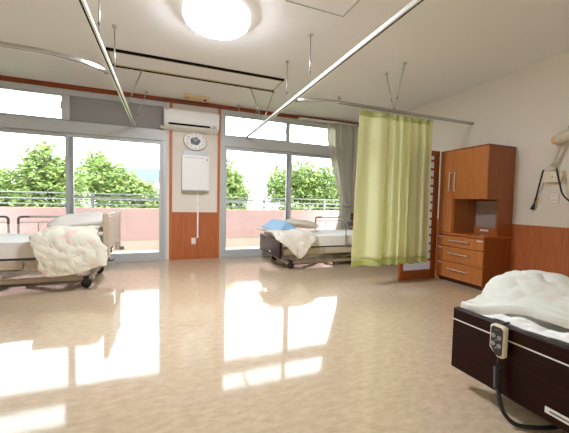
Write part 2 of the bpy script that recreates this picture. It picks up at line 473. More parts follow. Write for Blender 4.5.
t = thing('ceiling_vent', 'long rectangular ceiling panel with two dark slots edged in beige', 'vent', (.42, 4.1, HC))
obj('panel', B((-.60, 1.45, 3.93, 4.32, HC - .012, HC)), M['ceiling'], t, bevel=.002)
for y0, y1 in ((3.882, 3.918), (4.325, 4.36)):
    obj('slot', B((-.62, 1.47, y0, y1, HC - .02, HC)), M['slot'], t)
for y0, y1 in ((3.918, 3.944), (4.292, 4.325)):
    obj('edging', B((-.60, 1.45, y0, y1, HC - .014, HC)), M['beige_line'], t)
for x in (-.62, 1.452):
    obj('edging', B((x, x + .015, 3.944, 4.292, HC - .014, HC)), M['beige_line'], t)

t = thing('access_hatch', 'square flush access hatch with thin grey frame in the ceiling', 'hatch', (1.18, 2.13, HC))
obj('frame', B((.90, 1.45, 2.395, 2.405, HC - .006, HC), (.90, 1.45, 1.855, 1.865, HC - .006, HC), (.90, .91, 1.865, 2.395, HC - .006, HC), (1.44, 1.45, 1.865, 2.395, HC - .006, HC)), M['grey_metal'], t)
obj('panel', B((.912, 1.438, 1.867, 2.393, HC - .003, HC)), M['ceiling'], t)
bm = T(rounded([(2.46, 4.14, HC), (2.46, 4.14, HC - .035), (2.48, 4.14, HC - .05), (2.495, 4.14, HC - .03)], .01), .007, 6)
tag(obj('ceiling_hook', bm, M['grey_cap'], smooth=True, loc=(2.46, 4.14, HC)), 'tiny dark screw hook in the ceiling above the drapes', 'hook')

t = thing('wooden_plate', 'pale wooden plate fixed at the ceiling above the air conditioner', 'plate', (.455, 5.2, HC))
b_ = bmesh.new(); prism(b_, [(5.03, HC), (5.24, HC), (5.24, HC - .03), (5.03, HC - .016)], .25, .65, 'x')
obj('board', b_, M['wood_plate'], t, bevel=.003)
bm = bmesh.new(); lathe(bm, [(.024, 0), (.022, -.012), (.002, -.013)], (.58, 5.15, HC - .022), n=16)
obj('socket', bm, M['slot'], t)
bm = bmesh.new(); lathe(bm, [(.012, 0), (.011, -.01), (.002, -.011)], (.31, 5.14, HC - .022), n=14)
obj('screw', bm, M['slot'], t)

# curtain tracks hung from the ceiling
RZ = 2.13
def track(name, label, pts, w=.040, h=.026, group='suspended curtain tracks', metal='rail'):
    a = pts[0]
    t = thing(name, label, 'curtain rail', (a[0], a[1], RZ), group)
    bm = bmesh.new(); bm2 = bmesh.new()
    P = [Vector(p) for p in pts]
    L = []; R = []
    for i, p in enumerate(P):
        d = (P[min(i + 1, len(P) - 1)] - P[max(0, i - 1)]); d.z = 0; d.normalize(); s = Vector((-d.y, d.x, 0))
        L.append(p + s * w / 2); R.append(p - s * w / 2)
    def strip(bm, k0, k1, z0, z1):
        rows = []
        for l, r in zip(L, R):
            a = l.lerp(r, k0); b = l.lerp(r, k1)
            rows.append([bm.verts.new((a.x, a.y, z0)), bm.verts.new((b.x, b.y, z0)), bm.verts.new((b.x, b.y, z1)), bm.verts.new((a.x, a.y, z1))])
        for a, b in zip(rows, rows[1:]):
            for i in range(4): bm.faces.new((a[i], a[(i + 1) % 4], b[(i + 1) % 4], b[i]))
        bm.faces.new(rows[0][::-1]); bm.faces.new(rows[-1])
    strip(bm, 0, .36, RZ, RZ + h); strip(bm, .64, 1, RZ, RZ + h); strip(bm, .36, .64, RZ + h * .45, RZ + h)
    obj('channel', bm, M[metal], t)
    strip(bm2, .36, .64, RZ - .001, RZ + h * .45)
    obj('groove', bm2, M['slot'], t)
    for e, q in ((P[0], P[1]), (P[-1], P[-2])):
        bm3 = bmesh.new()
        d = (e - q); d.z = 0; d.normalize()
        bar(bm3, Vector((e.x, e.y, RZ + h / 2)) - d * .004, Vector((e.x, e.y, RZ + h / 2)) + d * .006, w * 1.15, h * 1.15)
        obj('end_cap', bm3, M['grey_cap'], t)
    return t
def arc(p0, p1, p2, k=10):
    p0, p1, p2 = map(Vector, (p0, p1, p2))
    return [p0 * (1 - i / k) ** 2 + p1 * 2 * (i / k) * (1 - i / k) + p2 * (i / k) ** 2 for i in range(k + 1)]
XL, XR, CY = -.465, 1.315, 3.05
track('curtain_track', 'straight white curtain track running toward the window over the floral duvet bed side', [(XL, .2, RZ), (XL, 5.30, RZ)])
track('curtain_track', 'straight white curtain track running toward the tall window right of the pillar', [(XR, .2, RZ), (XR, 5.31, RZ)])
track('curtain_track', 'bent track branching off to the left edge of the picture above the floral duvet bed', [(LX + .01, 2.97, RZ), (-1.17, 2.97, RZ)] + arc((-.95, 2.97, RZ), (-.62, 3.0, RZ), (XL - .038, 3.21, RZ)), metal='steel')
track('curtain_track', 'bent track running to the right wall with the green curtain on it', arc((XR + .032, 3.20, RZ), (XR + .22, 3.03, RZ), (XR + .62, CY, RZ)) + [(RX - .008, CY, RZ)], metal='steel')

def hanger(label, top, bot, grp):
    t = thing('track_hanger', label, 'hanger rod', (bot[0], bot[1], RZ + .024), grp)
    tops = top if isinstance(top, list) else [top]
    for tp in tops:
        obj('rod', T([(bot[0], bot[1], RZ + .02), (tp[0], tp[1], HC)], .0065, 8), M['steel'], t, smooth=True)
        d = Vector((tp[0] - bot[0], tp[1] - bot[1], HC - RZ)).normalized(); c = Vector((tp[0], tp[1], HC))
        bm = bmesh.new(); lathe(bm, [(.022, 0), (.020, -.012), (.009, -.022), (.008, -.026)], c, n=14)
        obj('flange', bm, M['steel'], t, smooth=True)
        q = Vector((bot[0], bot[1], RZ)).lerp(c, .3)
        obj('joint', T([q - d * .012, q + d * .012], .0095, 8), M['grey_cap'], t)
    obj('clamp', B((bot[0] - .012, bot[0] + .012, bot[1] - .018, bot[1] + .018, RZ + .02, RZ + .036)), M['steel'], t, bevel=.002)
G = 'ceiling hangers of the curtain tracks'
hanger('straight hanger rod of the left track, cut by the photo top', (XL, 2.66), (XL, 2.66), G)
hanger('straight hanger rod of the left track, at the slotted ceiling panel', (XL, 3.38), (XL, 3.38), G)
hanger('v shaped hanger of the left track, beside the slotted ceiling panel', [(XL - .18, 4.34), (XL + .18, 4.34)], (XL, 4.32), G)
hanger('v shaped hanger of the left track at its far end by the grey blank panel', [(XL - .18, 5.22), (XL + .18, 5.22)], (XL, 5.2), G)
hanger('straight hanger rod of the middle track, nearer one of the pair right of the lamp', (XR, 2.78), (XR, 2.78), G)
hanger('straight hanger rod of the middle track, at the right end of the slotted ceiling panel', (XR, 3.40), (XR, 3.40), G)
hanger('v shaped hanger of the middle track under the corner of the slotted ceiling panel', [(XR - .175, 4.4), (XR + .175, 4.4)], (XR, 4.34), G)
hanger('v shaped hanger at the far end of the middle track', [(XR - .175, 5.25), (XR + .175, 5.25)], (XR, 5.26), G)
hanger('hanger rod of the middle track where it meets the top edge of the photo', (XR, 1.43), (XR, 1.43), G)
hanger('v shaped hanger above the green curtain', [(2.58, CY - .17), (2.58, CY + .15)], (2.59, CY), G)

# ------------------------------------------------------------------ on the pillar
t = thing('air_conditioner', 'white wall air conditioner at the top of the pillar', 'air conditioner', (.39, WY, 2.14))
b_ = bmesh.new()
prism(b_, [(WY, 2.44), (WY - .19, 2.44), (WY - .225, 2.40), (WY - .225, 2.24), (WY - .20, 2.185), (WY - .12, 2.14), (WY, 2.135)], -.035, .815, 'x')
obj('body', b_, M['white'], t, bevel=.008, segs=3)
b_ = bmesh.new(); prism(b_, [(WY - .228, 2.425), (WY - .231, 2.41), (WY - .231, 2.255), (WY - .226, 2.245), (WY - .222, 2.25), (WY - .222, 2.41)], -.03, .81, 'x')
obj('front_panel', b_, M['white'], t)
b_ = bmesh.new(); bar(b_, (.03, WY - .213, 2.202), (.67, WY - .213, 2.202), .012, .028, (0, -.5, .8))
obj('air_slot', b_, M['slot'], t)
b_ = bmesh.new(); bar(b_, (.03, WY - .19, 2.168), (.67, WY - .19, 2.168), .012, .026, (0, -.75, .55))
obj('louvre', b_, M['white'], t)
obj('display', B((.70, .765, WY - .232, WY - .2, 2.19, 2.225)), M['grey_metal'], t)
obj('mark', B((-.015, .035, WY - .2325, WY - .23, 2.405, 2.415)), M['grey_cap'], t)
b_ = bmesh.new(); lathe(b_, [(.028, -.035), (.028, -.09)], (0, WY - .06, 2.165), 'x', 14); obj('drain_stub', b_, M['offwhite'], t)

CX, CZ = .455, 1.995
t = thing('wall_clock', 'oval silver wall clock under the air conditioner', 'clock', (CX, WY, CZ))
bm = bmesh.new(); lathe(bm, [(.185, 0), (.195, -.012), (.195, -.03), (.180, -.042), (.160, -.036), (.158, -.02), (.02, -.018)], (CX, WY, CZ), 'y', 48, sy=.83)
obj('case', bm, M['silver'], t, smooth=True)
bm = bmesh.new(); lathe(bm, [(.160, -.02), (.160, -.024), (.02, -.0245), (.005, -.0245)], (CX, WY, CZ), 'y', 48, sy=.83)
obj('dial', bm, M['dial'], t)
bm = bmesh.new(); poly = []
for k in range(28):
    a = 2 * PI * k / 28; r = 1 + .07 * math.sin(5 * a + 1)
    poly.append((CX - .005 + .082 * r * math.cos(a), CZ - .004 + .066 * r * math.sin(a)))
prism(bm, poly, WY - .0255, WY - .0245, 'y'); obj('dial_picture', bm, M['dial_dark'], t)
for a, l, w in ((math.radians(48), .055, .009), (math.radians(-40), .075, .007)):
    bm = bmesh.new(); d = Vector((math.sin(a), 0, math.cos(a))); c = Vector((CX, WY - .0275, CZ)); bar(bm, c - d * .015, c + d * l, w, .002, (0, 1, 0)); obj('hand', bm, M['label'], t)
for hnum in range(1, 13):
    a = 2 * PI * hnum / 12
    cu = bpy.data.curves.new('numeral', 'FONT'); cu.body = str(hnum); cu.size = .042; cu.align_x = 'CENTER'; cu.align_y = 'CENTER'; cu.extrude = .0006
    tmp = bpy.data.objects.new('numeral_text', cu); COL.objects.link(tmp)
    me = bpy.data.meshes.new_from_object(tmp.evaluated_get(bpy.context.evaluated_depsgraph_get())); bpy.data.objects.remove(tmp)
    o = bpy.data.objects.new('numeral', me); COL.objects.link(o); o.parent = t
    me.transform(Matrix.Rotation(PI / 2, 4, 'X')); o.location = (.132 * math.sin(a), -.0262, .106 * math.cos(a)); me.materials.clear(); me.materials.append(M['dial_dark'])

t = thing('wall_unit', 'white boxy wall unit hung below the clock', 'wall unit', (.455, WY, 1.15))
obj('body', B((.245, .665, WY - .085, WY - .005, 1.165, 1.735)), M['white'], t, bevel=.008)
obj('front_cover', B((.235, .675, WY - .10, WY - .085, 1.17, 1.745)), M['white'], t, bevel=.006)
obj('mounting_plate', B((.265, .645, WY - .02, WY, 1.14, 1.83)), M['alu'], t, bevel=.002)
obj('vent_slit', B((.27, .60, WY - .1015, WY - .1, 1.70, 1.708)), M['grey_metal'], t)
obj('switch', B((.63, .645, WY - .103, WY - .1, 1.665, 1.695)), M['grey_cap'], t)
obj('bottom_lip', B((.25, .62, WY - .095, WY - .02, 1.148, 1.165)), M['grey_metal'], t)
t = thing('cord_cover', 'thin white cord cover running from the wall unit down to the outlet', 'cord cover', (.50, WY, .3))
obj('channel', B((.487, .512, WY - .026, WY - .012, .385, 1.148)), M['white'], t, bevel=.003)
obj('end_sleeve', B((.484, .515, WY - .03, WY - .012, .365, .40)), M['offwhite'], t, bevel=.003)

def outlet(label, c, axis, w=.075, h=.118, plug=0):
    t = thing('wall_outlet', label, 'outlet', c)
    x, y, z = c
    def bx(u0, u1, d0, d1, z0, z1):
        return (x + u0, x + u1, y - d1, y - d0, z + z0, z + z1) if axis == 'y' else (x - d1, x - d0, y + u0, y + u1, z + z0, z + z1)
    obj('plate', B(bx(-w / 2, w / 2, 0, .009, -h / 2, h / 2)), M['offwhite'], t, bevel=.003)
    obj('insert', B(bx(-w * .3, w * .3, .009, .012, -h * .36, h * .36)), M['white'], t, bevel=.002)
    for k in (-1, 1):
        s = [bx(u - .002, u + .002, .0118, .0126, k * h * .19 - .008, k * h * .19 + .008) for u in (-.008, .008)]
        obj('socket_slots', B(*s), M['slot'], t)
    if plug:
        obj('cover', B(bx(-w * .28, w * .2, .012, .026, -h * .30, h * .05)), M['peach'], t, bevel=.004)
    return t
outlet('small outlet at the foot of the pillar where the cord cover ends', (.435, WY - .012, .31), 'y', .075, .11)

# ------------------------------------------------------------------ curtains
def curtain_mesh(x0, x1, z0, z1, y, folds, amp, taper=None, nu=160, nv=36, seed=0, zwave=0):
    def f(u, v):
        z = z0 + (z1 - z0) * v
        k = 1.0; a = x0 + (x1 - x0) * u
        if taper: a, k = taper(u, v)
        fo = folds(u)
        w = math.sin(fo) + .35 * math.sin(2.3 * fo + 1.3 + seed)
        yy = y + amp * k * w * (.55 + .45 * (1 - v)) + .008 * noise.noise(Vector((u * 9, v * 3, seed)))
        return Vector((a + .006 * math.sin(fo * 1.7 + 2 * v), yy, z + zwave * (1 - v) * (noise.noise(Vector((u * 6, 3, seed))))))
    return sheet(f, nu, nv)
t = thing('privacy_curtain', 'lime green privacy curtain hanging from the track, not reaching the floor', 'curtain', (2.68, CY, .25))
def gf(u):
    return u * 15 if u < .33 else .33 * 15 + (u - .33) * 58
o = obj('cloth', curtain_mesh(2.10, 3.215, .335, 2.09, CY, gf, .042, lambda u, v: (2.105 + 1.11 * u - .055 * (1 - u) ** 2 * (1 - v * .86), 1), seed=1, zwave=.012), M['curtain'], t, smooth=True); soft(o, .003, 0)
o = obj('hem', curtain_mesh(2.10, 3.215, .25, .335, CY, gf, .043, lambda u, v: (2.105 + 1.11 * u - .055 * (1 - u) ** 2, 1), nv=4, seed=1, zwave=.012), M['hem'], t, smooth=True); soft(o, .004, 0)
o = obj('heading_tape', curtain_mesh(2.10, 3.215, 2.035, 2.105, CY - .004, gf, .022, nv=4, seed=1), M['hem'], t, smooth=True); soft(o, .003, 0)
for i in range(14):
    x = 2.15 + i * (1.05 / 13)
    obj('hook', T([(x, CY, 2.09), (x, CY, 2.129)], .004, 6), M['white'], t)

def tie(xc_top0, xc_top1, xt0, xt1, zt):
    def f(u, v):
        z = .03 + (2.56 - .03) * v
        if z > zt: k = smooth01((z - zt) / (2.5 - zt)) ** .75
        else: k = .45 * smooth01((zt - z) / zt)
        a = xt0 + (xc_top0 - xt0) * k; b = xt1 + (xc_top1 - xt1) * k
        return a + (b - a) * u, .45 + .55 * k
    return f
t = thing('window_drape', 'sage grey drape tied back at the right end of the windows', 'curtain', (3.33, WY - .13, .03))
o = obj('cloth', curtain_mesh(3.05, 3.53, .03, 2.56, WY - .13, lambda u: u * 46, .032, tie(3.07, 3.53, 3.30, 3.47, .97), 130, 60, seed=2), M['drape'], t, smooth=True); soft(o, .003, 0)
bm = bmesh.new(); lathe(bm, [(.095, -.035), (.098, 0), (.095, .035)], (3.385, WY - .13, .97), 'z', 30, sy=.62)
obj('tieback', bm, M['drape'], t, smooth=True)
t = thing('sheer_curtain', 'sheer white curtain gathered beside the sage drape', 'curtain', (3.1, WY - .06, .03))
o = obj('cloth', curtain_mesh(2.9, 3.1, .03, 2.56, WY - .05, lambda u: u * 30, .018, tie(2.93, 3.14, 3.26, 3.37, .97), 80, 60, seed=5), M['sheer'], t, smooth=True); soft(o, .002, 0)
t = thing('drape_rail', 'white rail the window drapes hang from', 'curtain rail', (3.1, WY - .1, 2.57))
obj('channel', B((2.3, 3.56, WY - .15, WY - .03, 2.565, 2.581)), M['white'], t)

# ------------------------------------------------------------------ folding screen beside the cabinet
t = thing('partition_screen', 'brown wooden lattice screen with white panels, half behind the green curtain', 'screen', (3.3, 3.16, 0))
PX0, PX1 = 2.86, 3.90
obj('stile', B((PX0, PX0 + .055, 3.14, 3.175, 0, 1.74)), M['counter'], t, bevel=.003)
obj('stile', B((3.395, 3.475, 3.14, 3.175, 0, 1.74)), M['cabinet_side'], t, bevel=.003)
obj('bottom_rail', B((PX0 + .055, 3.395, 3.142, 3.173, 0, .125)), M['cabinet_side'], t)
obj('top_rail', B((PX0 + .055, 3.395, 3.142, 3.173, 1.67, 1.74)), M['cabinet_side'], t)
bm = bmesh.new()
zz = .245
while zz < 1.66:
    box(bm, PX0 + .055, 3.395, 3.142, 3.168, zz, zz + .028); zz += .112
obj('lattice', bm, M['counter'], t)
obj('panel', B((PX0 + .05, 3.40, 3.16, 3.165, .115, 1.68)), M['paper'], t)
obj('hook', T(rounded([(3.43, 3.14, 1.655), (3.43, 3.115, 1.655), (3.43, 3.112, 1.62), (3.43, 3.125, 1.61)], .01), .004, 6), M['chrome'], t, smooth=True)

# ------------------------------------------------------------------ bedside cabinet
X0, X1, Y0, Y1 = 3.46, RX - .005, 2.455, 3.11
t = thing('bedside_cabinet', 'tall brown wooden cabinet with drawers, against the right wall', 'cabinet', (3.7, 2.78, 0))
YM = 2.90                       # the narrow tall cupboard stands from here to Y1
obj('plinth', B((X0 + .05, X1, Y0 + .02, Y1 - .01, 0, .055)), M['shadow_gap'], t)
obj('lower_carcass', B((X0 + .02, X1, Y0, Y0 + .02, .03, .62), (X0 + .02, X1, Y1 - .02, Y1, .03, 1.71), (X0 + .02, X1, Y0 + .02, Y1 - .02, .055, .075),
                       (X1 - .015, X1, Y0 + .02, Y1 - .02, .075, .62)), M['cabinet_side'], t, bevel=.002)
obj('countertop', B((X0 - .008, X1, Y0 - .006, Y1, .62, .652)), M['counter'], t, bevel=.006)
obj('upper_side', B((X0 + .02, X1, Y0, Y0 + .02, 1.09, 1.725)), M['cabinet_side'], t, bevel=.002)
obj('niche_side', B((X1 - .26, X1, Y0, Y0 + .018, .652, 1.09)), M['cabinet_side'], t)
obj('back_panel', B((X1 - .012, X1, Y0 + .02, Y1 - .02, .652, 1.71)), M['cabinet_in'], t)
obj('divider', B((X0 + .02, X1 - .012, YM - .009, YM + .009, .652, 1.71)), M['cabinet_in'], t)
obj('top_board', B((X0 + .0, X1, Y0, Y1, 1.71, 1.728)), M['cabinet_side'], t, bevel=.003)
obj('upper_floor', B((X0 + .02, X1 - .012, Y0 + .02, YM - .009, 1.09, 1.11)), M['cabinet_in'], t)
m_ = obj('mirror', B((X1 - .06, X1 - .02, 2.615, 2.885, .735, 1.075)), M['screen'], t, bevel=.004)
obj('niche_socket_box', B((X1 - .075, X1 - .012, 2.60, 2.89, .652, .735)), M['cabinet'], t, bevel=.003)
obj('niche_socket', B((X1 - .078, X1 - .075, 2.69, 2.80, .68, .705)), M['label'], t)
def handle(pts, parent):
    obj('handle', T(rounded(pts, .012, 4), .0065, 8), M['silver'], parent, smooth=True)
d = obj('door', B((X0, X0 + .02, Y0, YM - .003, 1.09, 1.708)), M['cabinet'], t, bevel=.003)
y = YM - .035
handle([(X0 + .002, y, 1.19), (X0 - .03, y, 1.19), (X0 - .03, y, 1.43), (X0 + .002, y, 1.43)], d)
d = obj('door', B((X0, X0 + .02, YM + .003, Y1, .655, 1.708)), M['cabinet'], t, bevel=.003)
y = YM + .04
handle([(X0 + .002, y, 1.19), (X0 - .03, y, 1.19), (X0 - .03, y, 1.43), (X0 + .002, y, 1.43)], d)
for z0, z1 in ((.475, .612), (.275, .468), (.06, .268)):
    d = obj('drawer', B((X0 - .004, X0 + .02, Y0 + .003, Y1 - .003, z0, z1)), M['cabinet'], t, bevel=.003)
    zc = z0 + (z1 - z0) * .58
    handle([(X0, 2.64, zc), (X0 - .032, 2.64, zc), (X0 - .032, 2.92, zc), (X0, 2.92, zc)], d)
    obj('label_plate', B((X0 - .007, X0 - .004, Y1 - .085, Y1 - .02, z1 - .028, z1 - .010)), M['label'], d)
    if z1 > .6: obj('label_plate', B((X0 - .007, X0 - .004, Y0 + .015, Y0 + .085, z1 - .030, z1 - .016)), M['label'], d)

# ------------------------------------------------------------------ lamp and outlets on the right wall
t = thing('reading_lamp', 'cream swing arm reading lamp on the right wall', 'lamp', (RX, 2.07, 1.27))
obj('wall_box', B((RX - .075, RX, 1.95, 2.13, 1.275, 1.40)), M['offwhite'], t, bevel=.014, segs=3)
bm = bmesh.new(); lathe(bm, [(.006, -.076), (.005, -.079)], (RX, 2.03, 1.335), 'x', 10); obj('pilot_light', bm, M['slot'], t)
bm = bmesh.new(); lathe(bm, [(.042, 1.40), (.04, 1.42), (.022, 1.44), (.02, 1.46)], (RX - .05, 2.05, 0), 'z', 20); obj('pivot', bm, M['lampbody'], t, smooth=True)
obj('arm', T([(RX - .05, 2.05, 1.43), (RX - .09, 1.975, 1.665)], .017, 12), M['lampbody'], t, smooth=True)
sh = Vector((RX - .10, 1.995, 1.72)); dr = Vector((-.02, -.94, .30)).normalized()
bm = bmesh.new(); tube(bm, [sh, sh + dr * .02, sh + dr * .2, sh + dr * .24], [.05, .055, .06, .05], 20)
h = obj('lamp_shade', bm, M['lampbody'], t, smooth=True)
bm = bmesh.new(); tube(bm, [sh - dr * .045, sh - dr * .04, sh - dr * .02, sh + dr * .005], [.012, .03, .047, .052], 20)
obj('shade_cap', bm, M['peach'], h, smooth=True)
bm = T(rounded([sh + dr * .1 + Vector((0, 0, .05)), sh + dr * .1 + Vector((0, .0, .10)), sh + dr * .2 + Vector((0, 0, .09)), sh + dr * .2 + Vector((0, 0, .05))], .02), .006, 8)
obj('grip', bm, M['grey_metal'], h, smooth=True)
outlet('left outlet on the right wall with a black cord dangling in front', (RX, 2.20, 1.115), 'x', .085, .115, 1)
outlet('right outlet on the right wall, below the lamp box', (RX, 2.035, 1.11), 'x', .095, .12)
bm = T(rounded([(RX - .088, 2.105, 1.415), (RX - .088, 2.115, 1.40), (RX - .035, 2.18, 1.20), (RX - .035, 2.215, 1.02)], .05), .0085, 8)
t = thing('black_cord', 'black cord from the lamp arm dangling left to a loose tassel end', 'cord', (RX - .03, 2.265, 1.0))
obj('cord', bm, M['black'], t, smooth=True)
obj('tip', T([(RX - .035, 2.212, 1.04), (RX - .035, 2.23, .98)], [.012, .022], 8), M['black'], t)
bm = T(rounded([(RX - .088, 1.99, 1.42), (RX - .088, 1.985, 1.39), (RX - .08, 1.93, 1.14), (RX - .06, 1.8, 1.0), (RX - .02, 1.75, .9)], .05), .0085, 8)
tag(obj('black_cord', bm, M['black'], smooth=True, loc=(RX - .05, 1.95, 1.2)), 'black cord from the lamp arm running down to the right', 'cord')

# ------------------------------------------------------------------ beds
def castor(parent, x, y, r=.05):
    c = obj('castor', B((x - .026, x + .026, y - .032, y - .024, .03, .11), (x - .026, x + .026, y + .024, y + .032, .03, .11), (x - .026, x + .026, y - .032, y + .032, .10, .125)), M['black'], parent, bevel=.004)
    bm = bmesh.new(); lathe(bm, [(r * .8, -.02), (r, -.014), (r, .014), (r * .8, .02)], (x, y, r), 'y', 20)
    obj('wheel', bm, M['black'], c, smooth=True)

def bed_base(t, x0, x1, y0, y1, zp, zb, arm_m, frame_m):
    """x0..x1 is the deck, zp its top, zb the base bar height; scissor lift between"""
    obj('deck', B((x0 + .02, x1 - .02, y0 + .05, y1 - .05, zp - .025, zp)), M['grey_cap'], t)
    for y in (y0 + .0, y1 - .035):
        bm = bmesh.new(); n = 3; L = (x1 - x0 - .06) / n
        for k in range(n): box(bm, x0 + .03 + k * L + .012, x0 + .03 + (k + 1) * L - .012, y, y + .035, zp - .115, zp - .025)
        obj('side_frame', bm, frame_m, t, bevel=.006)
    bm = bmesh.new()
    for y in (y0 + .1, y1 - .14): box(bm, x0 + .12, x1 - .12, y, y + .04, zb, zb + .05)
    for x in (x0 + .14, x1 - .18): box(bm, x, x + .04, y0 + .06, y1 - .06, zb + .005, zb + .045)
    obj('base_frame', bm, frame_m, t, bevel=.004)
    xm = (x0 + x1) / 2
    for y in (y0 + .16, y1 - .19):
        for a, b in ((x0 + .28, xm - .05), (x1 - .28, xm + .05)):
            bm = bmesh.new(); bar(bm, (a, y, zb + .05), (b, y, zp - .07), .03, .055); obj('lift_arm', bm, arm_m, t)
            bm = bmesh.new(); bar(bm, (b + (a - b) * .05, y + .035, zb + .05), (a, y + .035, zp - .07), .025, .035); obj('lift_arm', bm, arm_m, t)
            bm = bmesh.new(); lathe(bm, [(.02, -.02), (.02, .055)], ((a + b) / 2, y, (zb + .05 + zp - .07) / 2), 'y', 12); obj('pivot', bm, M['steel'], t)
    for x in (x0 + .17, x1 - .17):
        for y in (y0 + .05, y1 - .16): castor(t, x, y)

def mattress(label, x0, x1, y0, y1, z0, z1):
    bm = bmesh.new(); box(bm, x0, x1, y0, y1, z0, z1)
    bmesh.ops.subdivide_edges(bm, edges=bm.edges, cuts=14, use_grid_fill=True)
    for v in bm.verts:
        e = min(v.co.x - x0, x1 - v.co.x, v.co.y - y0, y1 - v.co.y)
        if v.co.z > (z0 + z1) / 2: v.co.z += .008 * wr(v.co.x, v.co.y, 0, 1.5) - .012 * max(0, 1 - e / .05)
        if v.co.y < y0 + .001: v.co.y += .006 * wr(v.co.x * .6, 0, v.co.z * 2, 2)
    o = obj('mattress', bm, M['sheet'], smooth=True, loc=((x0 + x1) / 2, (y0 + y1) / 2, z0), bevel=.02)
    return tag(o, label, 'mattress')

def side_rail(label, x0, x1, y, z0, z1, grp):
    t = thing('bed_side_rail', label, 'bed rail', ((x0 + x1) / 2, y, z0), grp)
    obj('hoop', T(rounded([(x0, y, z0), (x0, y, z1), (x1, y, z1), (x1, y, z0)], .06, 6), .0125, 10), M['grey_metal'], t, smooth=True)
    for xa, s in ((x0, 1), (x1, -1)):
        obj('corner_cap', T(rounded([(xa, y, z1 - .09), (xa, y, z1), (xa + s * .12, y, z1)], .06, 6), .0145, 10), M['grey_cap'], t, smooth=True)
    n = 3
    for k in range(1, n + 1):
        x = x0 + (x1 - x0) * k / (n + 1)
        obj('upright', T([(x, y, z0 + .02), (x, y, z1 - .07)], .007, 8), M['grey_metal'], t)
    for z in (z1 - .07, z0 + .03): obj('crossbar', T([(x0, y, z), (x1, y, z)], .008, 8), M['grey_metal'], t)
    return t

def pillow(name, label, c, size, m, rz=0, ry=0, rx=0, seed=0):
    bm = bmesh.new(); bmesh.ops.create_uvsphere(bm, u_segments=48, v_segments=28, radius=1)
    R = Matrix.Rotation(rz, 4, 'Z') @ Matrix.Rotation(ry, 4, 'Y') @ Matrix.Rotation(rx, 4, 'X')
    for v in bm.verts:
        p = v.co.copy(); q = Vector((0, 0, 0))
        sx = math.copysign(abs(p.x) ** .5, p.x); sy = math.copysign(abs(p.y) ** .5, p.y)
        n = max(1, math.hypot(sx, sy) / 1.18); sx /= n; sy /= n
        pinch = 1 - .55 * max(abs(sx), abs(sy)) ** 3
        w = wr(p.x * .7 + seed, p.y * .6 + .3 * p.x, p.z * .7, 1.5) * .24
        v.co = Vector((sx * size[0], sy * size[1], (p.z * pinch + w * (1 if p.z > 0 else .2)) * size[2]))
    bmesh.ops.transform(bm, matrix=R, verts=bm.verts); bmesh.ops.translate(bm, verts=bm.verts, vec=c)
    o = obj(name, bm, m, smooth=True, loc=c)
    return tag(o, label, 'pillow')

# --- bed with the beige end board, left
BEFORE = set(o.name for o in bpy.data.objects)
t = thing('hospital_bed', 'beige hospital bed with scissor lift frame under the floral duvet, at the left', 'bed', (-1.7, 4.47, 0), 'adjustable hospital beds')
bed_base(t, -2.78, -.66, 4.0, 4.94, .36, .075, M['rail'], M['beige_metal'])
def end_board(x0, x1, y0, y1, z0, z1, m, me, slot, face=1):
    f = obj('foot_board' if face > 0 else 'head_board', B((x0, x1, y0, y1, z0, z1)), m, t, bevel=.014, segs=3)
    return f
fb = obj('end_board', B((-.655, -.605, 4.02, 4.92, .42, .80), (-.655, -.605, 4.02, 4.14, .30, .42), (-.655, -.605, 4.80, 4.92, .30, .42), (-.655, -.605, 4.02, 4.14, .80, .83), (-.655, -.605, 4.80, 4.92, .80, .83), (-.655, -.605, 4.3, 4.64, .80, .83)), M['bed_board'], t, bevel=.012, segs=3)
obj('board_edge', B((-.662, -.600, 3.995, 4.03, .36, .835)), M['board_edge'], fb, bevel=.012, segs=3)
obj('board_edge', B((-.662, -.600, 4.91, 4.945, .30, .835)), M['board_edge'], fb, bevel=.012, segs=3)
for y in (4.03, 4.91):
    bm = bmesh.new(); lathe(bm, [(.03, 0), (.035, .02), (.03, .04)], (-.585, y, .29), 'z', 16); obj('bumper', bm, M['grey_cap'], fb, smooth=True)
fb = obj('end_board', B((-2.84, -2.79, 4.02, 4.92, .30, .90)), M['bed_board'], t, bevel=.014, segs=3)
mattress('white sheeted mattress on the beige bed at the left', -2.76, -.68, 4.02, 4.92, .362, .535)
side_rail('capped metal bed rail beyond the beige bed, cut by the left edge of the photo', -2.7, -1.86, 4.955, .36, .745, 'side rails of the beige bed')
side_rail('capped metal bed rail beyond the beige bed, running behind the white pillow', -1.76, -.92, 4.955, .36, .745, 'side rails of the beige bed')
def up(x, y, z, k=1.0):
    return max(0, .5 + wr(x, y, z, k))
def duvet1(u, v):
    # v: 0 far edge on top .. .45 near edge .. 1 hem hanging down
    xl = -1.30 + .05 * noise.noise(Vector((v * 3, 1, 0)))
    if v < .45:
        k = v / .45; y = 4.56 - k * .585; z = .550 + .05 * math.sin(PI * k) * smooth01(u * 4)
        x = xl + (-.715 - xl) * u
    else:
        k = (v - .45) / .55
        zb = .165 + .10 * u ** 1.3 + .012 * math.sin(u * 9) + .09 * smooth01(1 - u * 7)
        y = 3.975 - .05 * math.sin(PI * .5 * k) ; z = .55 - (.55 - zb) * k
        x = xl + .03 + .05 * k * (1 - u) + (-.705 + .075 * smooth01(k * 2.5) - xl) * u
    w = up((x + .6 * z + .3 * y) * 1.05, (z - .5 * x) * .75, y * .5, 1.15)
    n = Vector((0, -.75 * smooth01((v - .3) / .15), 1 - smooth01((v - .4) / .12))).normalized()
    return Vector((x, y, z)) + n * (.034 * w)
o = obj('floral_duvet', sheet(duvet1, 64, 96), M['duvet_floral'], loc=(-1.0, 4.3, .54), recalc=False); soft(o, .05, 1, -1)
tag(o, 'cream duvet with faint pink flowers hanging over the side of the beige bed', 'duvet')
